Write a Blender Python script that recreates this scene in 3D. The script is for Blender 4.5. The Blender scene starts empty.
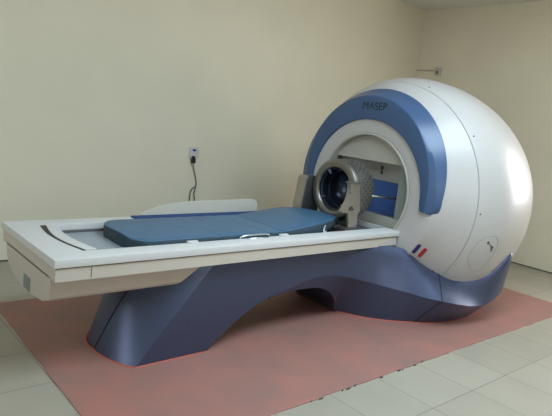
import bpy, bmesh, math, random
from mathutils import Vector, Matrix
C = bpy.context.scene.collection
sc = bpy.context.scene
random.seed(4)
PI = math.pi

# ---------------------------------------------------------------- camera
cam_d = bpy.data.cameras.new('camera')
cam_d.sensor_width = 36.0
cam_d.lens = 557.6 / 552 * 36.0
cam_d.clip_start = 0.05
cam = bpy.data.objects.new('camera', cam_d)
C.objects.link(cam)
yaw, pitch, roll = math.radians(48.35), math.radians(9.396), math.radians(-6.366)
fw = Vector((math.cos(yaw)*math.cos(pitch), math.sin(yaw)*math.cos(pitch), -math.sin(pitch)))
rt = fw.cross(Vector((0, 0, 1))).normalized()
dn = fw.cross(rt)
r2 = rt*math.cos(roll) + dn*math.sin(roll)
d2 = -rt*math.sin(roll) + dn*math.cos(roll)
cam.matrix_world = Matrix(((r2.x, -d2.x, -fw.x, 0), (r2.y, -d2.y, -fw.y, 0), (r2.z, -d2.z, -fw.z, 1.5), (0, 0, 0, 1)))
sc.camera = cam

# ---------------------------------------------------------------- world, light, exposure
w = bpy.data.worlds.new('world')
sc.world = w
w.use_nodes = True
w.node_tree.nodes['Background'].inputs[0].default_value = (0.62, 0.78, 1.0, 1)
w.node_tree.nodes['Background'].inputs[1].default_value = 1.5
sc.view_settings.view_transform = 'Standard'
sc.view_settings.look = 'None'
sc.view_settings.gamma = 1.0
sc.view_settings.use_curve_mapping = False
sc.view_settings.exposure = 0.13

def area(name, loc, direction, sx, sy, power, col):
    l = bpy.data.lights.new(name, 'AREA')
    l.shape = 'RECTANGLE'; l.size = sx; l.size_y = sy; l.energy = power; l.color = col
    o = bpy.data.objects.new(name, l)
    o.location = loc
    o.rotation_euler = Vector(direction).to_track_quat('-Z', 'Z').to_euler()
    C.objects.link(o)
    return o
# daylight through the right window; front, left and overhead lights are added fill
area('daylight_right', (7.02, 0.95, 1.75), (-1, 0, -0.12), 1.9, 1.5, 88, (1.0, 0.95, 0.90))
area('fill_light_front', (2.2, -2.67, 1.75), (0, 1, 0.0), 1.9, 1.5, 16, (1.0, 0.97, 0.92))
area('fill_light_left', (-2.67, 2.6, 1.75), (1, 0, 0), 2.0, 1.5, 36, (0.88, 0.95, 1.0))
area('overhead_fill_light', (2.5, 1.1, 3.12), (0, 0, -1), 2.8, 1.4, 128, (0.66, 0.85, 1.0))

# ---------------------------------------------------------------- materials
def mat(name, col, rough=0.5, metal=0.0, noise=0.0, nscale=8.0, bump=0.0, bscale=60.0, coat=0.0, spec=0.5, col2=None):
    m = bpy.data.materials.new(name); m.use_nodes = True
    nt = m.node_tree; b = nt.nodes['Principled BSDF']
    b.inputs['Base Color'].default_value = (*col, 1)
    b.inputs['Roughness'].default_value = rough
    b.inputs['Metallic'].default_value = metal
    b.inputs['Specular IOR Level'].default_value = spec
    b.inputs['Coat Weight'].default_value = coat
    b.inputs['Coat Roughness'].default_value = 0.25
    tc = nt.nodes.new('ShaderNodeTexCoord')
    if noise > 0 or col2:
        n = nt.nodes.new('ShaderNodeTexNoise'); n.inputs['Scale'].default_value = nscale; n.inputs['Detail'].default_value = 5
        nt.links.new(tc.outputs['Object'], n.inputs['Vector'])
        r = nt.nodes.new('ShaderNodeValToRGB')
        c2 = col2 or tuple(c*(1-noise) for c in col)
        r.color_ramp.elements[0].position = 0.35; r.color_ramp.elements[0].color = (*c2, 1)
        r.color_ramp.elements[1].position = 0.65; r.color_ramp.elements[1].color = (*col, 1)
        nt.links.new(n.outputs['Fac'], r.inputs['Fac']); nt.links.new(r.outputs['Color'], b.inputs['Base Color'])
    if bump > 0:
        n = nt.nodes.new('ShaderNodeTexNoise'); n.inputs['Scale'].default_value = bscale; n.inputs['Detail'].default_value = 4
        nt.links.new(tc.outputs['Object'], n.inputs['Vector'])
        bp = nt.nodes.new('ShaderNodeBump'); bp.inputs['Strength'].default_value = bump; bp.inputs['Distance'].default_value = 0.004
        nt.links.new(n.outputs['Fac'], bp.inputs['Height']); nt.links.new(bp.outputs['Normal'], b.inputs['Normal'])
    return m

M = {}
M['wall'] = mat('cream_wall_paint', (0.80, 0.74, 0.58), 0.85, noise=0.04, nscale=2.0, bump=0.15, bscale=90, spec=0.2)
M['ceiling'] = mat('white_ceiling_paint', (0.78, 0.76, 0.72), 0.9, spec=0.2)
M['shell'] = mat('white_gloss_plastic', (0.49, 0.465, 0.44), 0.42, coat=0.25, noise=0.02, nscale=3)
M['cream'] = mat('cream_plastic', (0.52, 0.47, 0.40), 0.42, noise=0.03, nscale=4)
M['bore_grey'] = mat('bore_putty_plastic', (0.42, 0.40, 0.34), 0.5, noise=0.04, nscale=5)
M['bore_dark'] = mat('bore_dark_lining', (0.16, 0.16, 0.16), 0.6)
M['bore_blue'] = mat('bore_blue_panel', (0.05, 0.11, 0.30), 0.4)
M['trim_blue'] = mat('blue_trim_plastic', (0.040, 0.085, 0.180), 0.34, coat=0.2)
M['base'] = mat('blue_grey_pearl_paint', (0.060, 0.076, 0.140), 0.43, metal=0.6, noise=0.05, nscale=30, coat=0.35)
M['base_line'] = mat('dark_joint', (0.01, 0.01, 0.015), 0.8)
M['seam'] = mat('grey_joint', (0.12, 0.11, 0.11), 0.7)
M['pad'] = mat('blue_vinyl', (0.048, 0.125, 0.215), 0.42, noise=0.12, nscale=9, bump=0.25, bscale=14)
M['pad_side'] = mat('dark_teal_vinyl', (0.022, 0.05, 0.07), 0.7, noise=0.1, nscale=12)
M['tray'] = mat('grey_tray_laminate', (0.33, 0.36, 0.38), 0.45, noise=0.08, nscale=6)
M['strip_blue'] = mat('deep_blue_strip', (0.015, 0.05, 0.17), 0.6, spec=0.2)
M['steel'] = mat('brushed_steel', (0.25, 0.235, 0.205), 0.36, metal=0.8, noise=0.12, nscale=14)
M['steel_pale'] = mat('pale_alloy', (0.38, 0.335, 0.28), 0.36, metal=0.7, noise=0.1, nscale=16)
M['steel_dark'] = mat('dark_alloy', (0.13, 0.13, 0.13), 0.4, metal=0.7, noise=0.2, nscale=20)
M['bowl'] = mat('dark_polished_bowl', (0.035, 0.045, 0.065), 0.25, metal=0.7)
M['black'] = mat('black_plastic', (0.012, 0.012, 0.014), 0.5)
M['text'] = mat('dark_green_lettering', (0.008, 0.02, 0.022), 0.6)
M['red_badge'] = mat('red_enamel', (0.42, 0.02, 0.03), 0.3)
M['navy_badge'] = mat('navy_enamel', (0.02, 0.02, 0.13), 0.3)
M['white'] = mat('white_plastic', (0.60, 0.59, 0.57), 0.35)
M['chrome'] = mat('chrome', (0.75, 0.75, 0.76), 0.15, metal=1.0)
M['vent'] = mat('grey_green_vent', (0.24, 0.26, 0.24), 0.6)
M['cable'] = mat('grey_cable', (0.13, 0.12, 0.11), 0.6)
M['bead'] = mat('orange_red_cut_edge', (0.42, 0.10, 0.06), 0.7)
M['chip'] = mat('dark_chips', (0.05, 0.04, 0.035), 0.9)
M['conduit'] = mat('painted_conduit', (0.50, 0.42, 0.33), 0.7)
M['socket'] = mat('old_cream_socket', (0.55, 0.50, 0.45), 0.5)
M['skirt'] = mat('dark_skirting_joint', (0.10, 0.09, 0.08), 0.8)
M['glass_frame'] = mat('window_frame_paint', (0.6, 0.6, 0.58), 0.5)

def tile_mat():
    m = bpy.data.materials.new('cream_floor_tiles'); m.use_nodes = True
    nt = m.node_tree; b = nt.nodes['Principled BSDF']; L = nt.links.new
    tc = nt.nodes.new('ShaderNodeTexCoord')
    mp = nt.nodes.new('ShaderNodeMapping')
    S = 0.412
    mp.inputs['Location'].default_value = (-(2.66 - 7*S) + 0.0, -(1.5 - 10*S), 0)
    L(tc.outputs['Object'], mp.inputs['Vector'])
    br = nt.nodes.new('ShaderNodeTexBrick'); br.offset = 0; br.squash = 1
    br.inputs['Scale'].default_value = 1; br.inputs['Brick Width'].default_value = S; br.inputs['Row Height'].default_value = S
    br.inputs['Mortar Size'].default_value = 0.0028; br.inputs['Mortar Smooth'].default_value = 0.3
    br.inputs['Color1'].default_value = (0.325, 0.295, 0.235, 1); br.inputs['Color2'].default_value = (0.355, 0.325, 0.26, 1)
    br.inputs['Mortar'].default_value = (0.17, 0.15, 0.125, 1)
    L(mp.outputs['Vector'], br.inputs['Vector'])
    n = nt.nodes.new('ShaderNodeTexNoise'); n.inputs['Scale'].default_value = 3; n.inputs['Detail'].default_value = 6
    L(tc.outputs['Object'], n.inputs['Vector'])
    r = nt.nodes.new('ShaderNodeValToRGB'); r.color_ramp.elements[0].color = (0.86, 0.86, 0.86, 1); r.color_ramp.elements[1].color = (1.08, 1.06, 1.03, 1)
    L(n.outputs['Fac'], r.inputs['Fac'])
    mx = nt.nodes.new('ShaderNodeMix'); mx.data_type = 'RGBA'; mx.blend_type = 'MULTIPLY'; mx.inputs['Factor'].default_value = 1
    L(br.outputs['Color'], mx.inputs[6]); L(r.outputs['Color'], mx.inputs[7]); L(mx.outputs[2], b.inputs['Base Color'])
    b.inputs['Roughness'].default_value = 0.38
    bp = nt.nodes.new('ShaderNodeBump'); bp.inputs['Strength'].default_value = 0.4; bp.inputs['Distance'].default_value = 0.002; bp.invert = True
    L(br.outputs['Fac'], bp.inputs['Height']); L(bp.outputs['Normal'], b.inputs['Normal'])
    return m
M['tiles'] = tile_mat()

def mat_mat():
    m = bpy.data.materials.new('faded_red_floor_covering'); m.use_nodes = True
    nt = m.node_tree; b = nt.nodes['Principled BSDF']; L = nt.links.new
    tc = nt.nodes.new('ShaderNodeTexCoord')
    n = nt.nodes.new('ShaderNodeTexNoise'); n.inputs['Scale'].default_value = 2.2; n.inputs['Detail'].default_value = 8; n.inputs['Roughness'].default_value = 0.65
    L(tc.outputs['Object'], n.inputs['Vector'])
    r = nt.nodes.new('ShaderNodeValToRGB')
    r.color_ramp.elements[0].position = 0.3; r.color_ramp.elements[0].color = (0.225, 0.135, 0.115, 1)
    r.color_ramp.elements[1].position = 0.7; r.color_ramp.elements[1].color = (0.37, 0.15, 0.115, 1)
    L(n.outputs['Fac'], r.inputs['Fac']); L(r.outputs['Color'], b.inputs['Base Color'])
    b.inputs['Roughness'].default_value = 0.55
    return m
M['mat'] = mat_mat()

# ---------------------------------------------------------------- helpers
def finish(name, bm, material, parent=None, smooth=False, mats=None):
    me = bpy.data.meshes.new(name)
    bmesh.ops.recalc_face_normals(bm, faces=bm.faces)
    if smooth:
        for f in bm.faces: f.smooth = True
    bm.to_mesh(me); bm.free()
    for mm in (mats or [material]): me.materials.append(mm)
    o = bpy.data.objects.new(name, me); C.objects.link(o)
    if parent: o.parent = parent
    return o

def sharp(o, deg=35):
    me = o.data
    bm = bmesh.new(); bm.from_mesh(me)
    for e in bm.edges:
        if len(e.link_faces) == 2 and e.calc_face_angle(0) > math.radians(deg): e.smooth = False
    for f in bm.faces: f.smooth = True
    bm.to_mesh(me); bm.free()
    return o

def box(bm, x0, x1, y0, y1, z0, z1, bev=0.0, mi=0):
    r = bmesh.ops.create_cube(bm, size=1)
    vs = r['verts']
    for v in vs:
        v.co = Vector(((x0+x1)/2 + v.co.x*(x1-x0), (y0+y1)/2 + v.co.y*(y1-y0), (z0+z1)/2 + v.co.z*(z1-z0)))
    fs = list({f for v in vs for f in v.link_faces})
    for f in fs: f.material_index = mi
    if bev:
        es = list({e for v in vs for e in v.link_edges})
        bmesh.ops.bevel(bm, geom=es, offset=bev, segments=2, profile=0.7, affect='EDGES')

def prism(bm, poly, axis, a, b, bev=0.0, mi=0):
    """poly: 2-D points; axis 'x','y' or 'z' = extrusion axis from a to b"""
    def P(u, v, t):
        return {'x': (t, u, v), 'y': (u, t, v), 'z': (u, v, t)}[axis]
    A = [bm.verts.new(P(u, v, a)) for u, v in poly]
    B = [bm.verts.new(P(u, v, b)) for u, v in poly]
    fs = [bm.faces.new(A), bm.faces.new(B[::-1])]
    n = len(poly)
    for i in range(n):
        fs.append(bm.faces.new((A[i], A[(i+1) % n], B[(i+1) % n], B[i])))
    for f in fs: f.material_index = mi
    bmesh.ops.recalc_face_normals(bm, faces=fs)
    if bev:
        es = list({e for f in fs[:2] for e in f.edges})
        bmesh.ops.bevel(bm, geom=es, offset=bev, segments=2, profile=0.7, affect='EDGES')

def tube(bm, pts, r, seg=8, closed=False, mi=0):
    pts = [Vector(p) for p in pts]
    n = len(pts); rings = []
    up = None
    for i, p in enumerate(pts):
        a = pts[(i-1) % n] if (closed or i > 0) else p
        b = pts[(i+1) % n] if (closed or i < n-1) else p
        t = (b-a).normalized()
        if up is None:
            up = Vector((0, 0, 1)) if abs(t.z) < 0.9 else Vector((1, 0, 0))
        u = (up - t*up.dot(t)).normalized(); v = t.cross(u); up = u
        rr = r(i) if callable(r) else r
        rings.append([bm.verts.new(p + (u*math.cos(2*PI*k/seg) + v*math.sin(2*PI*k/seg))*rr) for k in range(seg)])
    m = n if closed else n-1
    for i in range(m):
        A, B = rings[i], rings[(i+1) % n]
        for k in range(seg):
            f = bm.faces.new((A[k], A[(k+1) % seg], B[(k+1) % seg], B[k])); f.material_index = mi
    if not closed:
        bm.faces.new(rings[0][::-1]).material_index = mi; bm.faces.new(rings[-1]).material_index = mi

def smoothpts(pts, n=6):
    P = [Vector(p) for p in pts]; out = []
    for i in range(len(P)-1):
        p0 = P[max(i-1, 0)]; p1 = P[i]; p2 = P[i+1]; p3 = P[min(i+2, len(P)-1)]
        for k in range(n):
            t = k/n
            out.append(0.5*((2*p1) + (p2-p0)*t + (2*p0-5*p1+4*p2-p3)*t*t + (3*p1-p0-3*p2+p3)*t**3))
    out.append(P[-1]); return out

def revolve(bm, prof, cfun, a0=0, a1=2*PI, seg=96, mi=0, close_prof=False):
    """prof: (x, r); axis along x through cfun(x) = (y, z)"""
    full = abs((a1-a0) - 2*PI) < 1e-6
    cols = []
    nn = seg if full else seg+1
    for i in range(nn):
        a = a0 + (a1-a0)*i/seg
        col = []
        for x, r in prof:
            cy, cz = cfun(x)
            col.append(bm.verts.new((x, cy + r*math.cos(a), cz + r*math.sin(a))))
        cols.append(col)
    for i in range(seg):
        A, B = cols[i], cols[(i+1) % nn]
        for k in range(len(prof)-1):
            bm.faces.new((A[k], A[k+1], B[k+1], B[k])).material_index = mi
        if close_prof:
            bm.faces.new((A[-1], A[0], B[0], B[-1])).material_index = mi
    if close_prof and not full:
        bm.faces.new(cols[0]).material_index = mi; bm.faces.new(cols[-1][::-1]).material_index = mi
    return cols

def empty(name, loc, label, cat, group=None):
    o = bpy.data.objects.new(name, None); C.objects.link(o); o.location = loc
    o.empty_display_size = 0.1
    o['label'] = label; o['category'] = cat
    if group: o['group'] = group
    return o

def tag(o, label, cat, group=None):
    o['label'] = label; o['category'] = cat
    if group: o['group'] = group
    return o

def settle(root):
    """children are modelled in world coordinates: shift their meshes to the root's frame"""
    L = Vector(root.location)
    for ch in root.children:
        ch.data.transform(Matrix.Translation(-L))
        for g in ch.children:
            g.data.transform(Matrix.Translation(-L))
            for h in g.children: h.data.transform(Matrix.Translation(-L))

def structure(name, bm, material):
    o = finish(name, bm, material); o['kind'] = 'structure'; return o

# ---------------------------------------------------------------- the room
X0, X1, Y0, Y1, H = -2.5, 6.855, -2.5, 5.0, 3.19
T = 0.2
bm = bmesh.new(); box(bm, X0-T, X1+T, Y0-T, Y1+T, -0.15, 0); structure('floor', bm, M['tiles'])
bm = bmesh.new(); box(bm, X0-T, X1+T, Y0-T, Y1+T, H, H+0.15); structure('ceiling', bm, M['ceiling'])
bm = bmesh.new(); box(bm, X0-T, X1+T, Y1, Y1+T, 0, H); structure('wall_back', bm, M['wall'])
def holed_wall(name, axis, p0, p1, u0, u1, h0, h1, z0, z1):
    bm = bmesh.new()
    def B(ua, ub, za, zb):
        if axis == 'x': box(bm, p0, p1, ua, ub, za, zb)
        else: box(bm, ua, ub, p0, p1, za, zb)
    B(u0, h0, 0, H); B(h1, u1, 0, H); B(h0, h1, 0, z0); B(h0, h1, z1, H)
    structure(name, bm, M['wall'])
holed_wall('wall_right', 'x', X1, X1+T, Y0, Y1, 0.0, 1.9, 1.0, 2.5)
holed_wall('wall_left', 'x', X0-T, X0, Y0, Y1, 1.6, 3.6, 1.0, 2.5)
holed_wall('wall_front', 'y', Y0-T, Y0, X0-T, X1+T, 1.25, 3.15, 1.0, 2.5)
def window(name, axis, p, u0, u1, z0, z1):
    bm = bmesh.new(); t = 0.05
    def B(ua, ub, za, zb):
        if axis == 'x': box(bm, p-0.03, p+0.03, ua, ub, za, zb, 0.004)
        else: box(bm, ua, ub, p-0.03, p+0.03, za, zb, 0.004)
    B(u0, u0+t, z0, z1); B(u1-t, u1, z0, z1); B(u0+t, u1-t, z0, z0+t); B(u0+t, u1-t, z1-t, z1)
    B((u0+u1)/2-0.02, (u0+u1)/2+0.02, z0+t, z1-t)
    structure(name, bm, M['glass_frame'])
window('window_1', 'x', X1+0.1, 0.0, 1.9, 1.0, 2.5)
window('added_window_left', 'x', X0-0.1, 1.6, 3.6, 1.0, 2.5)  # unseen window, added for the fill light from the left
window('added_window_front', 'y', Y0-0.1, 1.25, 3.15, 1.0, 2.5)  # unseen window, added for the fill light behind the camera
bm = bmesh.new(); box(bm, X1-0.006, X1, Y0, Y1-0.006, 0, 0.012); structure('baseboard_right', bm, M['skirt'])
bm = bmesh.new(); box(bm, X0, X1-0.006, Y1-0.006, Y1, 0, 0.012); structure('baseboard_back', bm, M['skirt'])

bm = bmesh.new(); box(bm, 1.05, 3.95, 0.35, 1.85, 3.14, H, 0.01)  # unseen housing, added to go with the overhead fill light
tag(finish('added_ceiling_panel', bm, M['ceiling']), 'added flat rectangular lamp housing on the ceiling, out of view', 'ceiling light')

# ---------------------------------------------------------------- red floor covering
ZM = 0.004
fm = empty('floor_mat', (3.3, 2.9, 0), 'large faded red floor covering with a worn ragged edge under the machine', 'floor covering')
bm = bmesh.new()
poly = []
def edge(p, q, n, amp):
    for i in range(n):
        t = i/n
        nx, ny = -(q[1]-p[1]), (q[0]-p[0]); l = math.hypot(nx, ny)
        a = random.uniform(-amp, amp) if i else 0
        poly.append((p[0]+(q[0]-p[0])*t + nx/l*a, p[1]+(q[1]-p[1])*t + ny/l*a))
edge((1.005, 1.905), (5.56, 1.890), 60, 0.006)
edge((5.56, 1.890), (5.56, 4.0), 10, 0.003)
edge((5.56, 4.0), (1.04, 3.99), 12, 0.003)
edge((1.04, 3.99), (1.005, 1.905), 30, 0.004)
prism(bm, poly, 'z', 0, ZM)
finish('sheet', bm, M['mat'], fm)
for i in range(12):
    bm = bmesh.new()
    x = random.choice([random.uniform(1.95, 2.5), random.uniform(1.9, 3.2), random.uniform(2.6, 3.6)]); y = 1.897 + random.uniform(-0.008, 0.006)
    l = random.uniform(0.004, 0.020); wd = random.uniform(0.002, 0.005)
    pl = [(x + l*math.cos(a)*random.uniform(.7, 1.2), y + wd*math.sin(a)*random.uniform(.7, 1.2)) for a in [k*PI/4 for k in range(8)]]
    prism(bm, pl, 'z', 0.0003, ZM+0.0015)
    finish('worn_chip', bm, M['chip'], fm)

# ---------------------------------------------------------------- the machine
mc = empty('radiosurgery_machine', (3.3, 3.05, 0), 'large white domed machine with a blue arc and a long patient couch', 'medical machine')
CY = 3.05

# ---- base: foot by horizontal slices, saddle and pedestal by stations along x
def lerp_tab(tab, x):
    if x <= tab[0][0]: return tab[0][1]
    for (a, va), (b, vb) in zip(tab, tab[1:]):
        if x <= b: return va + (vb-va)*(x-a)/(b-a)
    return tab[-1][1]
ARCH = [(0.0, 1.935), (0.05, 1.985), (0.10, 2.055), (0.15, 2.12), (0.20, 2.20), (0.24, 2.28), (0.27, 2.345), (0.296, 2.42), (0.6, 2.42)]
ARCH_ZX = [(z, x) for z, x in ARCH]
bm = bmesh.new()
def foot_x(z): return 1.45+0.85*z, 1.60+0.62*z
def nose_xy(z, s, grow=0.0):
    xf, xg = foot_x(z); xn = 1.345+0.27*z-grow
    return (xn+(xf-xn)*abs(s)**2.7, CY+(0.37+grow)*s) if s < 0 else (xn+(xg-xn)*abs(s)**2.1, CY+(0.365+grow)*s)
levels = [0.0, 0.03, 0.06, 0.1, 0.15, 0.2, 0.24, 0.27, 0.296, 0.36, 0.42, 0.5, 0.56, 0.60]
NH = 24
rows = []
for z in levels:
    xa = lerp_tab(ARCH_ZX, z)
    hw = 0.37; xf, xg = foot_x(z)
    row = [(xa, CY-hw)]
    for k in range(1, 8): row.append((xa + (xf-xa)*k/8, CY-hw))
    for k in range(NH+1):
        s = math.sin(-PI/2 + PI*k/NH)
        row.append(nose_xy(z, s))
    for k in range(1, 8): row.append((xg + (xa-xg)*k/8, CY+hw))
    row.append((xa, CY+hw))
    rows.append([bm.verts.new((x, y, z)) for x, y in row])
for A, B in zip(rows, rows[1:]):
    for k in range(len(A)-1): bm.faces.new((A[k], A[k+1], B[k+1], B[k]))
    bm.faces.new((A[-1], A[0], B[0], B[-1]))      # underside of the arch
bm.faces.new(rows[0]); bm.faces.new(rows[-1][::-1])
# saddle and pedestal
ST = [ # x, yt, zt, yc, zc, yb, zb
 (2.42, .370, .590, .370, .296, .362, .280),
 (2.60, .370, .590, .371, .336, .360, .305),
 (2.77, .371, .590, .373, .375, .355, .305),
 (2.90, .374, .590, .376, .388, .350, .292),
 (3.02, .380, .590, .382, .382, .340, .250),
 (3.15, .390, .590, .400, .363, .300, .150),
 (3.28, .410, .590, .440, .332, .220, .004),
 (3.39, .435, .590, .490, .306, .400, .000),
 (3.48, .460, .590, .560, .285, .500, .000),
 (3.58, .500, .585, .640, .265, .585, .000),
 (3.67, .550, .560, .742, .244, .645, .000),
 (3.765, .615, .475, .850, .232, .700, .000),
 (3.87, .690, .410, .908, .214, .745, .000),
 (4.016, .790, .358, .950, .192, .785, .000),
 (4.19, .910, .385, .965, .180, .800, .000),
 (4.31, .975, .470, .975, .200, .790, .000),
 (4.43, 1.008, .590, .975, .249, .765, .000),
 (4.52, .980, .600, .945, .270, .740, .000),
 (4.70, .895, .610, .850, .290, .660, .000),
 (4.90, .790, .620, .750, .300, .520, .000),
 (5.08, .700, .640, .660, .310, .340, .000),
 (5.20, .520, .640, .500, .320, .150, .010),
 (5.30, .260, .640, .280, .330, .050, .200)]
dense = []
for i in range(len(ST)-1):
    p0, p1, p2, p3 = ST[max(i-1, 0)], ST[i], ST[i+1], ST[min(i+2, len(ST)-1)]
    for k in range(4):
        t = k/4
        row = []
        for j in range(7):
            a, b, c, d = p0[j], p1[j], p2[j], p3[j]
            v = 0.5*((2*b)+(c-a)*t+(2*a-5*b+4*c-d)*t*t+(3*b-a-3*c+d)*t**3)
            if j == 0: v = b + (c-b)*t
            row.append(v)
        row[6] = max(row[6], 0.0)
        dense.append(row)
dense.append(list(ST[-1]))
def half(s):
    x, yt, zt, yc, zc, yb, zb = s
    pts = [(0.0, zt)] if False else []
    pts.append((yt-0.012, zt)); pts.append((yt, zt-0.008))
    for t in (0.25, 0.5, 0.75):
        b = 0
        pts.append((yt+(yc-yt)*t+b, zt+(zc-zt)*t))
    pts.append((yc, zc))
    for t in (0.33, 0.66): pts.append((yc+(yb-yc)*t, zc+(zb-zc)*t))
    pts.append((yb, zb))
    return pts
srows = []
for s in dense:
    h = half(s)
    row = [(s[0], CY-y, z) for y, z in h] + [(s[0], CY+y, z) for y, z in h[::-1]]
    srows.append([bm.verts.new(p) for p in row])
for A, B in zip(srows, srows[1:]):
    n = len(A)
    for k in range(n): bm.faces.new((A[k], A[(k+1) % n], B[(k+1) % n], B[k]))
bm.faces.new(srows[0]); bm.faces.new(srows[-1][::-1])
for f in bm.faces: f.smooth = True
for A, B in zip(srows, srows[1:]):
    for k in (0, 5, 8, 9, 12, 17):
        e = bm.edges.get((A[k], B[k]))
        if e: e.smooth = False
for rr in rows:
    for A, B in zip(rr, rr[1:]):
        if rr is rows[0] or rr is rows[-1]: bm.edges.get((A, B)).smooth = False
for A, B in zip(rows, rows[1:]):
    for k in (0, 8, len(A)-9, len(A)-1): bm.edges.get((A[k], B[k])).smooth = False
for rr in (srows[0], srows[-1]):
    for k in range(len(rr)): bm.edges.get((rr[k], rr[(k+1) % len(rr)])).smooth = False
base = finish('pedestal_base', bm, M['base'], mc)

def base_pt(x, part, off=0.001):
    """point on the near flank: part 0..1 rim to crease, 1..2 crease to floor"""
    s = None
    for a, b in zip(dense, dense[1:]):
        if a[0] <= x <= b[0]:
            t = (x-a[0])/(b[0]-a[0]); s = [a[j]+(b[j]-a[j])*t for j in range(7)]; break
    x, yt, zt, yc, zc, yb, zb = s
    if part <= 1:
        return (x, CY-(yt+(yc-yt)*part)-off, zt+(zc-zt)*part)
    return (x, CY-(yc+(yb-yc)*(part-1))-off, zc+(zb-zc)*(part-1))
bm = bmesh.new()
tube(bm, [base_pt(3.895-0.13*t, t) for t in [k/8 for k in range(9)]] + [base_pt(3.765-0.055*(t-1), t) for t in [1+k/8 for k in range(1, 9)]], 0.0035, 6)
finish('panel_joint', bm, M['base_line'], base)
def nose_pt(z, h):
    x, y = nose_xy(z, -h/0.37); return (x-0.001, y, z)
bm = bmesh.new(); tube(bm, [nose_pt(0.02+0.42*k/8, 0.05+0.12*k/8) for k in range(9)], 0.0032, 6)
finish('panel_joint', bm, M['base_line'], base)

# bead of the cut floor covering round the base (belongs to the covering)
bm = bmesh.new()
foot0 = [(v.x, v.y) for v in []]
z = 0.0; pts = []
xa, xf, xn = 1.935, 1.45, 1.345
for k in range(6): pts.append((xa+(xf-xa)*k/6, CY-0.375))
for k in range(NH+1):
    s = math.sin(-PI/2+PI*k/NH); pts.append(nose_xy(0.0, s, 0.005))
for k in range(6): pts.append((1.60+(xa-1.60)*k/6, CY+0.372))
tube(bm, [(x, y, ZM) for x, y in pts], 0.0065, 6, closed=True)
finish('cut_edge', bm, M['bead'], fm)
bm = bmesh.new()
pts = [(s[0], CY-s[5]-0.004) for s in dense if 3.28 <= s[0] <= 5.2]
pts = pts + [(x, 2*CY-y) for x, y in pts[::-1]]
tube(bm, [(x, y, ZM) for x, y in pts], 0.0075, 6, closed=True)
finish('cut_edge', bm, M['bead'], fm)
settle(fm)

# ---- housing
PR = [(3.66, .715), (3.79, .81), (3.86, .875), (3.92, .925)]
xm, Rm, xb, nn_ = 4.259, 1.052, 5.59, 1.869
for k in range(1, 9):
    u = k/8; PR.append((3.92+(xm-3.92)*u, .925+(Rm-.925)*(1-(1-u)**2)))
for k in range(1, 25):
    a = PI/2*k/24; PR.append((xm+(xb-xm)*math.sin(a)**(2/nn_), max(Rm*max(math.cos(a), 0)**(2/nn_), 0.004)))
def zc_(x):
    u = min(max((x-3.67)/(4.3-3.67), 0), 1); return 1.0-0.1*u*u*(3-2*u)
cf = lambda x: (CY, zc_(x))
def rad(x): return lerp_tab(PR, x)
def sp(x, a, off=0.0):
    r = rad(x)+off; return Vector((x, CY+r*math.cos(a), zc_(x)+r*math.sin(a)))
def snormal(x, a):
    e = 0.01
    du = sp(x+e, a)-sp(x-e, a); dv = sp(x, a+e)-sp(x, a-e)
    n = du.cross(dv).normalized()
    c = Vector((4.4, CY, 0.95))
    if n.dot(sp(x, a)-c) < 0: n = -n
    return n

bm = bmesh.new()
face = [(3.70, .467), (3.672, .470), (3.664, .478), (3.655, .53), (3.655, .60), (3.656, .705), (3.662, .718)]
mid = [(x, rad(x)) for x in (3.70, 3.745, 3.79, 3.825, 3.86, 3.89, 3.9165)]
revolve(bm, face+mid+[(3.9165, rad(3.9165)-0.02)], cf, seg=144)
for v in bm.verts:
    if v.co.x < 3.71:
        r_ = math.hypot(v.co.y-CY, v.co.z-1.0)
        if r_ < 0.62: v.co.z -= 0.032*min(1, (0.62-r_)/0.14)
front = finish('front_housing_shell', bm, M['shell'], mc); sharp(front, 30)
bm = bmesh.new()
back = [(3.9235, rad(3.9235)-0.02), (3.9235, rad(3.9235)), (3.94, rad(3.94))]+[p for p in PR if p[0] > 3.945]
revolve(bm, back, cf, seg=144)
rear = finish('rear_housing_shell', bm, M['shell'], mc); sharp(rear, 40)
bm = bmesh.new()
revolve(bm, [(3.905, rad(3.905)-0.012), (3.935, rad(3.935)-0.012)], cf, seg=144)
o = finish('shell_joint', bm, M['seam'], rear, smooth=True)
# hatch outline on the rear shell
hatch = [(3.988, 3.571), (3.972, 3.472), (3.996, 3.373), (4.044, 3.315), (4.108, 3.295), (4.150, 3.34), (4.150, 3.427), (4.132, 3.521), (4.108, 3.584), (4.052, 3.620)]
hp = []
nH = len(hatch)
for i in range(nH):
    P4 = [hatch[(i+j-1) % nH] for j in range(4)]
    for k in range(6):
        t = k/6
        q = [0.5*((2*P4[1][m])+(P4[2][m]-P4[0][m])*t+(2*P4[0][m]-5*P4[1][m]+4*P4[2][m]-P4[3][m])*t*t+(3*P4[1][m]-P4[0][m]-3*P4[2][m]+P4[3][m])*t**3) for m in (0, 1)]
        hp.append(sp(q[0], q[1], 0.0002))
bm = bmesh.new(); tube(bm, hp, 0.0022, 6, closed=True)
M['hatch'] = mat('pale_joint', (0.36, 0.34, 0.32), 0.7)
hl = finish('access_cover', bm, M['hatch'], rear, smooth=True); hl['label'] = 'thin grey outline of the round access cover'

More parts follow.
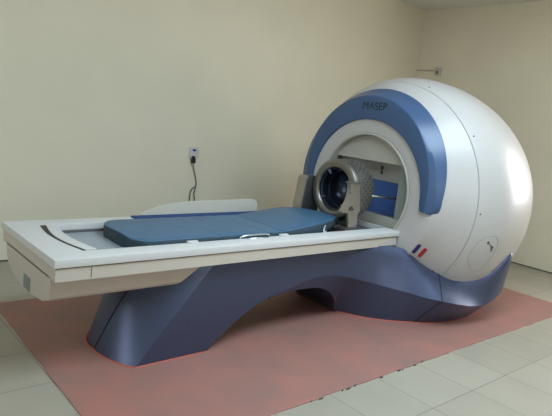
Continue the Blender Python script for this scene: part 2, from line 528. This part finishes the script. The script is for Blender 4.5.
def disc_on(bm, x, a, rx, ry, ang=0.0, h=0.003, shape='round', seg=20):
    """raised flat patch on the shell; ang rotates its long axis away from the radial direction"""
    p = sp(x, a); n = snormal(x, a)
    t = (sp(x, a+0.01)-sp(x, a-0.01)).normalized(); s = n.cross(t).normalized()
    u = t*math.cos(ang)+s*math.sin(ang); v = n.cross(u)
    ring = []
    for k in range(seg):
        th = 2*PI*k/seg
        if shape == 'round': ring.append((rx*math.cos(th), ry*math.sin(th)))
        else:
            cx = (rx-ry) if math.cos(th) > 0 else -(rx-ry)
            ring.append((cx+ry*math.cos(th), ry*math.sin(th)))
    A = [bm.verts.new(p+u*a_+v*b_-n*0.004) for a_, b_ in ring]
    B = [bm.verts.new(p+u*a_+v*b_+n*h) for a_, b_ in ring]
    bm.faces.new(B); bm.faces.new(A[::-1])
    for k in range(seg): bm.faces.new((A[k], A[(k+1) % seg], B[(k+1) % seg], B[k]))

for (x, a), mm, lb in [((3.680, 3.728), M['navy_badge'], 'navy blue pill-shaped badge'), ((3.730, 3.737), M['red_badge'], 'red pill-shaped badge')]:
    bm = bmesh.new(); disc_on(bm, x, a, 0.050, 0.0155, 0.0, 0.004, 'pill'); o = finish('badge', bm, mm, front); o['label'] = lb
for (x, a), par in [((3.86, 3.84), front), ((3.95, 3.815), rear), ((3.945, 3.171), rear), ((3.956, 2.524), rear), ((3.964, 1.894), rear)]:
    bm = bmesh.new(); disc_on(bm, x, a, 0.0065, 0.0065); finish('screw', bm, M['steel_dark'], par)
bm = bmesh.new(); disc_on(bm, 4.062, 3.362, 0.012, 0.010); disc_on(bm, 4.085, 3.374, 0.014, 0.004, 0.9); disc_on(bm, 4.108, 3.387, 0.014, 0.012); disc_on(bm, 4.112, 3.405, 0.016, 0.006, 0.1)
finish('lock', bm, M['steel_dark'], rear)

# ---- blue arc trim, a horseshoe over the bore
bm = bmesh.new()
def trim_section(a):
    sn = math.sin(a); u = max(sn, 0)
    ri = -0.04*sn + 0.59                               # inner edge
    ro = 0.668 + 0.078*abs(sn)**1.3*(1 if sn > 0 else 0)   # outer edge of the flat face, wider over the top
    xb = 3.705 + 0.085*u
    rb = rad(xb) - 0.012 + 0.012*u
    m = (3.66+xb)/2
    return [(3.662, ri), (3.634, ri+0.007), (3.630, ri+0.02), (3.630, ro-0.008), (3.634, ro), (3.650, max(0.726, ro+0.010)), (m, rad(m)+0.014), (xb-0.006, rad(xb-0.006)+0.012), (xb, rad(xb)+0.002), (xb, rad(xb)-0.02), (3.72, ri+0.06), (3.67, ri)]
a0, a1, ns = math.radians(-9.5), math.radians(189.5), 120
cols = []
for i in range(ns+1):
    a = a0+(a1-a0)*i/ns
    t = max(0, 1-min(i, ns-i)/4)**2
    cols.append([bm.verts.new((x, CY+(r+(0.66-r)*0.25*t)*math.cos(a), 1.0+(r+(0.66-r)*0.25*t)*math.sin(a))) for x, r in trim_section(a)])
for A, B in zip(cols, cols[1:]):
    n = len(A)
    for k in range(n): bm.faces.new((A[k], A[(k+1) % n], B[(k+1) % n], B[k]))
bm.faces.new(cols[0]); bm.faces.new(cols[-1][::-1])
trim = finish('arc_trim', bm, M['trim_blue'], mc); sharp(trim, 25)
# lettering on the trim
cu = bpy.data.curves.new('lettering', 'FONT'); cu.body = 'MASEP'; cu.size = 0.086; cu.align_x = 'CENTER'; cu.align_y = 'CENTER'
cu.extrude = 0.0008; cu.offset = 0.0; cu.space_character = 1.03
to = bpy.data.objects.new('tmp_text', cu); C.objects.link(to)
bpy.context.view_layer.update()
me = bpy.data.meshes.new_from_object(to.evaluated_get(bpy.context.evaluated_depsgraph_get()))
bpy.data.objects.remove(to)
# text x -> -y (reads left to right seen from -x), text y -> z
me.transform(Matrix(((0, 0, -1, 3.6290), (-1, 0, 0, 3.010), (0, 1, 0, 1.659), (0, 0, 0, 1))))
me.materials.clear(); me.materials.append(M['text'])
lt = bpy.data.objects.new('lettering', me); C.objects.link(lt); lt.parent = trim; lt['label'] = 'dark capital letters on the blue arc'

# ---- bore: rim, face plate with a rectangular aperture, cavity
bm = bmesh.new()
c1 = lambda x: (CY, 0.968)
revolve(bm, [(3.662, .474), (3.656, .469), (3.655, .461), (3.659, .455), (3.70, .450), (3.735, .449), (3.735, .464), (3.67, .473)], c1, seg=96, close_prof=True)
rim = finish('bore_rim', bm, M['bore_grey'], mc); sharp(rim, 40)
bm = bmesh.new()
XA = 3.715; R = 0.464
def clipdisc(y0, y1, z0, z1, x0=XA, x1=XA+0.02):
    n = 96
    pts = [(CY+R*math.cos(2*PI*k/n), 0.968+R*math.sin(2*PI*k/n)) for k in range(n)]
    def clip(P, f, inter):
        out = []
        for i in range(len(P)):
            a, b = P[i], P[(i+1) % len(P)]
            if f(a): out.append(a)
            if f(a) != f(b): out.append(inter(a, b))
        return out
    def iy(c): return lambda a, b: (c, a[1]+(b[1]-a[1])*(c-a[0])/(b[0]-a[0]))
    def iz(c): return lambda a, b: (a[0]+(b[0]-a[0])*(c-a[1])/(b[1]-a[1]), c)
    pts = clip(pts, lambda p: p[0] >= y0, iy(y0)); pts = clip(pts, lambda p: p[0] <= y1, iy(y1))
    pts = clip(pts, lambda p: p[1] >= z0, iz(z0)); pts = clip(pts, lambda p: p[1] <= z1, iz(z1))
    if len(pts) > 2: prism(bm, pts, 'x', x0, x1)
clipdisc(2.0, 4.0, 1.212, 2.0)
clipdisc(2.0, 4.0, 0.0, 0.772)
clipdisc(3.47, 4.0, 0.772, 1.212)
plate = finish('bore_plate', bm, M['bore_grey'], mc)
bm = bmesh.new(); clipdisc(2.0, 2.722, 0.772, 1.212, XA-0.004, XA+0.02)
M['plate_shade'] = mat('shaded_plate_grey', (0.21, 0.23, 0.20), 0.5)  # shade on the near part of the plate, put into the colour
o = finish('shaded_plate_side', bm, M['plate_shade'], mc); o['label'] = 'near side of the bore plate, shade put into its grey-green colour'
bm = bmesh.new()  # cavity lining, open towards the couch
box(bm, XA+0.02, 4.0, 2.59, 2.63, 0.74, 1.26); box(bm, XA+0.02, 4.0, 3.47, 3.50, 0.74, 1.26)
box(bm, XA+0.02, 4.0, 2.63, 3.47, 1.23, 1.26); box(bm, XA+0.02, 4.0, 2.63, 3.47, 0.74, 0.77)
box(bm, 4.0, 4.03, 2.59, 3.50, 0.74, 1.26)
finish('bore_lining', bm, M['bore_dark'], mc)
bm = bmesh.new(); box(bm, 3.81, 3.83, 2.632, 3.468, 1.052, 1.228, 0.002)
M['shutter_grey'] = mat('shutter_grey', (0.36, 0.34, 0.31), 0.55, noise=0.06, nscale=8)
sh = finish('shutter_panel', bm, M['shutter_grey'], mc); sh['label'] = 'grey upper panel inside the bore'
bm = bmesh.new()  # small dark emblem: a bulb above a leg and foot
yy, zz, xx = 2.985, 1.139, 3.809
prism(bm, [(yy+0.014*math.cos(k*PI/6), zz+0.022+0.016*math.sin(k*PI/6)) for k in range(12)], 'x', xx-0.003, xx+0.001)
prism(bm, [(yy-0.006, zz+0.012), (yy+0.006, zz+0.012), (yy+0.005, zz-0.022), (yy-0.005, zz-0.022)], 'x', xx-0.0028, xx+0.001)
prism(bm, [(yy-0.018, zz-0.016), (yy+0.014, zz-0.010), (yy+0.004, zz-0.036), (yy-0.008, zz-0.034)], 'x', xx-0.0026, xx+0.001)
o = finish('emblem', bm, M['black'], sh)
bm = bmesh.new(); box(bm, 3.81, 3.83, 2.632, 3.468, 0.772, 1.050, 0.002)
o = finish('backing_panel', bm, M['bore_blue'], mc); o['label'] = 'blue lower panel inside the bore'

# ---- couch
bm = bmesh.new()
ZT, ZG = 0.70, 0.655
XL, YN, YF, XE = 0.945, 2.605, 3.50, 3.662
def frame_ring(bm, x0, x1, y0, y1, ix0, ix1, iy0, iy1, z0, z1):
    O = [(x0, y0), (x1, y0), (x1, y1), (x0, y1)]; I = [(ix0, iy0), (ix1, iy0), (ix1, iy1), (ix0, iy1)]
    def ring(P, z): return [bm.verts.new((x, y, z)) for x, y in P]
    ot, it, ob, ib = ring(O, z1), ring(I, z1), ring(O, z0), ring(I, z0)
    for k in range(4):
        j = (k+1) % 4
        bm.faces.new((ot[k], ot[j], it[j], it[k])); bm.faces.new((ob[k], ib[k], ib[j], ob[j]))
        bm.faces.new((ot[k], ob[k], ob[j], ot[j])); bm.faces.new((it[k], it[j], ib[j], ib[k]))
frame_ring(bm, XL, XE, YN, YF, 1.14, XE-0.02, 2.742, 3.355, ZG+0.003, ZT)
es = [e for e in bm.edges]
bmesh.ops.bevel(bm, geom=es, offset=0.005, segments=2, profile=0.7, affect='EDGES')
couch = finish('couch_frame', bm, M['white'], mc); sharp(couch, 40)
M['white'].node_tree.nodes['Principled BSDF'].inputs['Roughness'].default_value = 0.4
bm = bmesh.new()
frame_ring(bm, XL+0.01, XE-0.02, YN+0.01, YF-0.01, 1.14, XE-0.04, 2.742, 3.355, 0.585, ZG-0.004)
o = finish('lower_frame', bm, M['cream'], couch); sharp(o, 40)
bm = bmesh.new(); frame_ring(bm, XL+0.018, XE-0.02, YN+0.018, YF-0.018, 1.13, XE-0.05, 2.75, 3.345, ZG-0.008, ZG+0.006)
finish('frame_joint', bm, M['seam'], couch)
bm = bmesh.new(); box(bm, 1.132, 1.136, YN+0.0085, YN+0.014, 0.595, ZG-0.001)
finish('joint_notch', bm, M['seam'], couch)
# curved slot and curved bar at the head end of the tray
def bow(y): return -0.045*math.sin(PI*min(max((y-2.75)/(3.34-2.75), 0), 1))
bm = bmesh.new(); n = 16
ys = [2.752+(3.345-2.752)*k/n for k in range(n+1)]
lo = [(1.145+bow(y)+0.004*(3.3-y), y) for y in ys]
prism(bm, [(x-0.010-0.020*max(0, (y-3.0))/0.35, y) for x, y in lo]+[(x+0.008, y) for x, y in lo[::-1]], 'z', ZT-0.0005, ZT+0.0008)
finish('curved_slot', bm, M['black'], couch)
bm = bmesh.new()
prism(bm, [(x+0.006, y) for x, y in lo]+[(1.215+bow(y)*0.9, y) for x, y in lo[::-1]], 'z', 0.652, ZT+0.004, 0.003)
finish('curved_bar', bm, M['white'], couch)
bm = bmesh.new(); box(bm, 1.13, XE-0.03, 2.735, 3.36, 0.600, 0.645)
finish('tray_floor', bm, M['tray'], couch)
# undertray box with a bellied section and slanted rear end
bm = bmesh.new()
sec = [(2.692, .592), (2.698, .478), (2.710, .462), (2.80, .430), (2.92, .414), (3.05, .405), (3.18, .414), (3.30, .440), (3.385, .475), (3.42, .52), (3.435, .592)]
A = [bm.verts.new((0.962, y, z)) for y, z in sec]
def xe(z): return 1.70+(z-0.46)*1.45
Bv = [bm.verts.new((xe(z), y, z)) for y, z in sec]
A0 = [bm.verts.new((0.955, 3.05+(y-3.05)*0.97, .592+(z-.592)*0.95)) for y, z in sec]
for k in range(len(sec)-1):
    bm.faces.new((A[k], A[k+1], Bv[k+1], Bv[k])); bm.faces.new((A0[k], A0[k+1], A[k+1], A[k]))
bm.faces.new(A0[::-1]); bm.faces.new(Bv); bm.faces.new((A[0], Bv[0], Bv[-1], A[-1])); bm.faces.new((A0[0], A[0], A[-1], A0[-1]))
ut = finish('undertray', bm, M['cream'], couch); sharp(ut, 22)
bm = bmesh.new(); box(bm, 0.9525, 0.957, 2.975, 3.085, 0.422, 0.500, 0.0015)
for k in range(5): box(bm, 0.9505, 0.954, 2.981, 3.079, 0.431+k*0.014, 0.437+k*0.014)
finish('vent', bm, M['vent'], couch)
# rail guard behind the couch, blue strip under it
bm = bmesh.new()
gp = [(1.80, .690), (1.86, .728), (1.93, .757), (2.02, .780), (2.12, .794), (2.25, .803), (2.50, .808), (2.80, .812), (2.84, .808), (2.868, .795), (2.88, .765), (2.88, .690)]
prism(bm, gp, 'y', 3.47, 3.492, 0.005)
M['guard'] = mat('guard_plastic', (0.50, 0.47, 0.39), 0.6)
gd = finish('side_guard', bm, M['guard'], mc); sharp(gd, 40)
bm = bmesh.new(); box(bm, 1.765, 2.95, 3.345, 3.472, 0.690, 0.712, 0.002); box(bm, 1.765, 2.95, 3.337, 3.346, 0.655, 0.712, 0.002)
finish('rail_strip', bm, M['strip_blue'], couch)
# chrome handle and catches on the near rail
bm = bmesh.new()
hy = 2.735
tube(bm, smoothpts([(2.16, hy+0.01, .700), (2.165, hy-0.003, .713), (2.20, hy-0.008, .721), (2.30, hy-0.008, .723), (2.38, hy-0.006, .720), (2.40, hy+0.003, .712), (2.405, hy+0.012, .700)], 4), 0.0055, 8)
tube(bm, [(2.20, hy-0.02, .703), (2.38, hy-0.02, .703)], 0.004, 8)
finish('grab_handle', bm, M['chrome'], couch, smooth=True)
for x in (1.80, 2.53):
    bm = bmesh.new(); box(bm, x-0.035, x+0.035, 2.722, 2.748, 0.700, 0.711, 0.003); box(bm, x-0.025, x+0.0, 2.706, 2.72, 0.700, 0.705, 0.002)
    finish('catch', bm, M['white'], couch)
bm = bmesh.new(); tube(bm, [(2.93, 2.745, .695), (2.93, 2.742, .735), (2.938, 2.741, .752)], 0.006, 8); box(bm, 2.915, 2.95, 2.735, 2.755, 0.70, 0.712, 0.002)
finish('locking_pin', bm, M['chrome'], couch)

# ---- collimator helmet held by two brackets
HY, HZ = 3.03, 0.97
ch = lambda x: (HY, HZ)
bm = bmesh.new()
hp_ = [(3.30, .172), (3.288, .178), (3.283, .19), (3.283, .222), (3.288, .236), (3.30, .241), (3.325, .242), (3.327, .236), (3.335, .236), (3.337, .243), (3.40, .245), (3.46, .243), (3.50, .234), (3.535, .213), (3.565, .175), (3.59, .11), (3.60, .05), (3.60, .012)]
revolve(bm, hp_, ch, seg=80)
nfp = len(bm.faces)
for j, x in enumerate([3.365, 3.393, 3.421, 3.449, 3.477]):
    r = lerp_tab([(3.33, .2435), (3.40, .2455), (3.46, .2435), (3.50, .235)], x)
    for k in range(32):
        a = 2*PI*(k+0.5*(j % 2))/32
        c = Vector((x, HY+r*math.cos(a), HZ+r*math.sin(a))); n = Vector((0, math.cos(a), math.sin(a))); t = Vector((0, -math.sin(a), math.cos(a))); s = Vector((1, 0, 0))
        vs = [bm.verts.new(c+(t*math.cos(q*PI/4)+s*math.sin(q*PI/4))*0.0100+n*0.0008) for q in range(8)]
        bm.faces.new(vs).material_index = 1
helmet = finish('collimator_helmet', bm, None, mc, mats=[M['steel'], M['steel_dark']]); sharp(helmet, 35)
helmet['label'] = 'perforated steel collimator helmet in front of the bore'
bm = bmesh.new()
revolve(bm, [(3.300, .1715), (3.318, .172), (3.322, .160), (3.345, .159), (3.349, .167), (3.40, .166), (3.404, .150), (3.43, .149), (3.46, .135), (3.49, .105), (3.51, .06), (3.515, .005)], ch, seg=64)
o = finish('inner_bowl', bm, M['bowl'], helmet); sharp(o, 30)
bm = bmesh.new(); revolve(bm, [(3.2815, .205), (3.2815, .2085)], ch, seg=80)
finish('flange_groove', bm, M['steel_dark'], helmet)
for k in range(4):
    a = PI/4+k*PI/2 + 0.2
    bm = bmesh.new(); y, z = HY+0.178*math.cos(a), HZ+0.178*math.sin(a); y2, z2 = HY+0.135*math.cos(a), HZ+0.135*math.sin(a)
    tube(bm, [(3.31, y, z), (3.315, y2, z2)], lambda i: (0.014, 0.009)[i], 10)
    finish('fixing_post', bm, M['steel_dark'], helmet)
bm = bmesh.new(); tube(bm, [(3.46, 2.80, .955), (3.812, 2.775, .925)], 0.008, 8)
finish('trunnion_rod', bm, M['steel'], helmet, smooth=True)
# far bracket: plate with an arched cut-out
bm = bmesh.new()
prism(bm, [(3.185, .70), (3.185, .80), (3.215, 1.015), (3.235, 1.035), (3.35, 1.038), (3.365, 1.02), (3.37, .88), (3.385, .79), (3.385, .70), (3.345, .70), (3.34, .77), (3.325, .80), (3.305, .80), (3.285, .77), (3.27, .70)], 'y', 3.275, 3.365, 0.005)
br = finish('bracket', bm, M['steel_dark'], mc); sharp(br, 30); br['label'] = 'dark bracket on the far side of the helmet'
for z in (0.93, 0.985):
    bm = bmesh.new(); prism(bm, [(3.345+0.014*math.cos(k*PI/4), z+0.014*math.sin(k*PI/4)) for k in range(8)], 'y', 3.265, 3.276)
    finish('bolt', bm, M['steel'], br)
bm = bmesh.new()
prism(bm, [(3.178, .705), (3.178, .80), (3.208, 1.018), (3.228, 1.040), (3.240, 1.036), (3.222, 1.012), (3.192, .80), (3.192, .705)], 'y', 3.272, 3.368, 0.002)
finish('lit_front_edge', bm, M['steel_pale'], br)  # lit front face of the bracket, put into a paler colour
# near bracket: curved pale casting on a leg, hugging the rim of the helmet
bm = bmesh.new()
L_ = [(3.180, 1.064), (3.188, 1.03), (3.190, .99), (3.184, .95), (3.168, .91), (3.146, .875), (3.122, .845), (3.124, .832)]
prism(bm, L_+[(3.20, .828), (3.216, .76), (3.222, .70), (3.318, .70), (3.314, .76), (3.316, .82), (3.338, .842), (3.330, .875), (3.318, .92), (3.308, .98), (3.304, 1.02), (3.304, 1.064)], 'y', 2.768, 2.792, 0.005)
prism(bm, [(x-0.003, z) for x, z in L_]+[(x+0.016, z) for x, z in L_[::-1]], 'y', 2.758, 2.800, 0.004)
br2 = finish('bracket', bm, M['steel_pale'], mc); sharp(br2, 30); br2['label'] = 'pale curved bracket on the near side of the helmet'
for x, z in [(3.205, .868), (3.225, .875), (3.215, .852), (3.24, .858), (3.19, .985)]:
    bm = bmesh.new(); prism(bm, [(x+0.007*math.cos(k*PI/4), z+0.007*math.sin(k*PI/4)) for k in range(8)], 'y', 2.758, 2.764)
    finish('bolt', bm, M['steel_dark'], br2)
bm = bmesh.new(); box(bm, 3.162, 3.31, 2.758, 2.806, 1.058, 1.066, 0.002)
finish('cap', bm, M['steel'], br2)
bm = bmesh.new()
box(bm, 3.16, 3.40, 2.745, 3.35, .690, .712, 0.004); box(bm, 3.20, 3.36, 2.86, 3.24, .712, .738, 0.004)
for y in (2.84, 2.90, 3.24): box(bm, 3.13, 3.20, y-0.015, y+0.015, .700, .722, 0.003)
finish('mounting_plate', bm, M['steel_dark'], mc)
settle(mc)

# ---------------------------------------------------------------- the pad on the couch
pd = empty('couch_pad', (2.4, 3.05, 0.645), 'long blue vinyl pad with a raised pointed end lying in the white couch tray', 'pad')
def pad_mesh(stations, zb_fun, mats):
    bm = bmesh.new(); rows = []
    for x, y0, y1, zt in stations:
        zb = zb_fun(x); r = 0.007; e = 0.006; zt = zt + 0.005
        row = [(x, y0+0.004, zb), (x, y0, zb+0.010), (x, y0, zt-r), (x, y0+e*0.35, zt-r*0.35), (x, y0+e, zt)]
        m = 8
        for k in range(1, m): row.append((x, y0+e+(y1-y0-2*e)*k/m, zt + 0.004*math.sin(PI*k/m)))
        row += [(x, y1-e, zt), (x, y1-e*0.35, zt-r*0.35), (x, y1, zt-r), (x, y1, zb+0.010), (x, y1-0.004, zb)]
        rows.append([bm.verts.new(p) for p in row])
    for A, B in zip(rows, rows[1:]):
        n = len(A)
        for k in range(n):
            f = bm.faces.new((A[k], A[(k+1) % n], B[(k+1) % n], B[k]))
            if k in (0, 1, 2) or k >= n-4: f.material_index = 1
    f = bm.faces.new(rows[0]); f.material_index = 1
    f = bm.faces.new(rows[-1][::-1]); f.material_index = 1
    return bm
st = []
for x, y0, y1 in [(1.455, 2.84, 3.19), (1.462, 2.81, 3.225), (1.475, 2.79, 3.255), (1.495, 2.772, 3.285), (1.525, 2.760, 3.310), (1.56, 2.755, 3.328), (1.65, 2.755, 3.330)]:
    st.append((x, y0, y1, 0.7165 if x > 1.46 else 0.712))
for k in range(1, 25):
    x = 1.65+(2.548-1.65)*k/24
    st.append((x, 2.755, 3.330, 0.7165+0.0022*math.sin(k*1.9)*(1 if 6 < k < 22 else 0)))
bm = pad_mesh(st, lambda x: 0.6455, None)
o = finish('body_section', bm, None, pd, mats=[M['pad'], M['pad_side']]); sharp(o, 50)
st = []
tab = [(2.552, .717), (2.60, .722), (2.75, .738), (2.90, .757), (3.03, .768), (3.15, .768), (3.25, .759), (3.36, .742)]
def ylim(x):
    if x < 2.9: return 2.758, 3.330
    t = (x-2.9)/(3.365-2.9); t = min(t, 1)
    return 2.758+0.25*t**1.7, 3.330-0.17*t**2.2
for k in range(31):
    x = 2.552+(3.362-2.552)*k/30
    y0, y1 = ylim(x); st.append((x, y0, y1, lerp_tab(tab, x)-(0.006 if k == 30 else 0)))
bm = pad_mesh(st, lambda x: 0.6455+0.070*min(max((x-2.6)/0.5, 0), 1)**1.2, None)
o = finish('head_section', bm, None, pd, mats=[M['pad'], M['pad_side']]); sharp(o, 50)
settle(pd)

# ---------------------------------------------------------------- things on the walls
so = empty('wall_socket', (3.205, 5.0, 1.02), 'white square wall socket with a dark plug and cable above the couch', 'socket')
bm = bmesh.new(); box(bm, 3.148, 3.262, 4.985, 5.0, 0.965, 1.075, 0.005)
pl = finish('face_plate', bm, M['white'], so)
bm = bmesh.new(); box(bm, 3.185, 3.225, 4.981, 4.986, 1.035, 1.055, 0.002)
finish('switch', bm, M['strip_blue'], so)
settle(so)
pg = empty('power_plug', (3.19, 4.965, 0.93), 'small black plug with two hanging grey cables below the white wall socket', 'plug')
bm = bmesh.new(); box(bm, 3.172, 3.212, 4.95, 4.985, 0.912, 0.962, 0.008); box(bm, 3.178, 3.204, 4.955, 4.985, 0.96, 0.985, 0.003)
finish('plug_body', bm, M['black'], pg)
bm = bmesh.new(); tube(bm, smoothpts([(3.195, 4.97, .91), (3.215, 4.975, .84), (3.245, 4.98, .76), (3.262, 4.985, .69), (3.258, 4.985, .64), (3.245, 4.985, .58), (3.262, 4.985, .50), (3.26, 4.985, .30), (3.27, 4.98, .02)], 6), 0.0055, 8)
finish('cable', bm, M['cable'], pg, smooth=True)
bm = bmesh.new(); tube(bm, smoothpts([(3.258, 4.982, .665), (3.235, 4.98, .65), (3.208, 4.982, .625), (3.197, 4.985, .57), (3.197, 4.985, .30), (3.20, 4.98, .02)], 6), 0.0065, 8)
finish('cable', bm, M['cable'], pg, smooth=True)
settle(pg)

jb = empty('junction_box', (6.855, 4.63, 2.34), 'small beige switch box high on the right wall above the machine', 'switch box')
bm = bmesh.new(); box(bm, 6.815, 6.855, 4.585, 4.675, 2.285, 2.40, 0.005); finish('box_body', bm, M['socket'], jb)
bm = bmesh.new(); box(bm, 6.808, 6.816, 4.615, 4.645, 2.305, 2.35, 0.002); finish('rocker', bm, M['seam'], jb)
settle(jb)
cd = None
bm = bmesh.new(); box(bm, 6.843, 6.855, 4.676, 4.999, 2.345, 2.365, 0.002)
cd = finish('conduit', bm, M['conduit'])
tag(cd, 'thin flat cable conduit running from the corner to the small switch box', 'conduit')
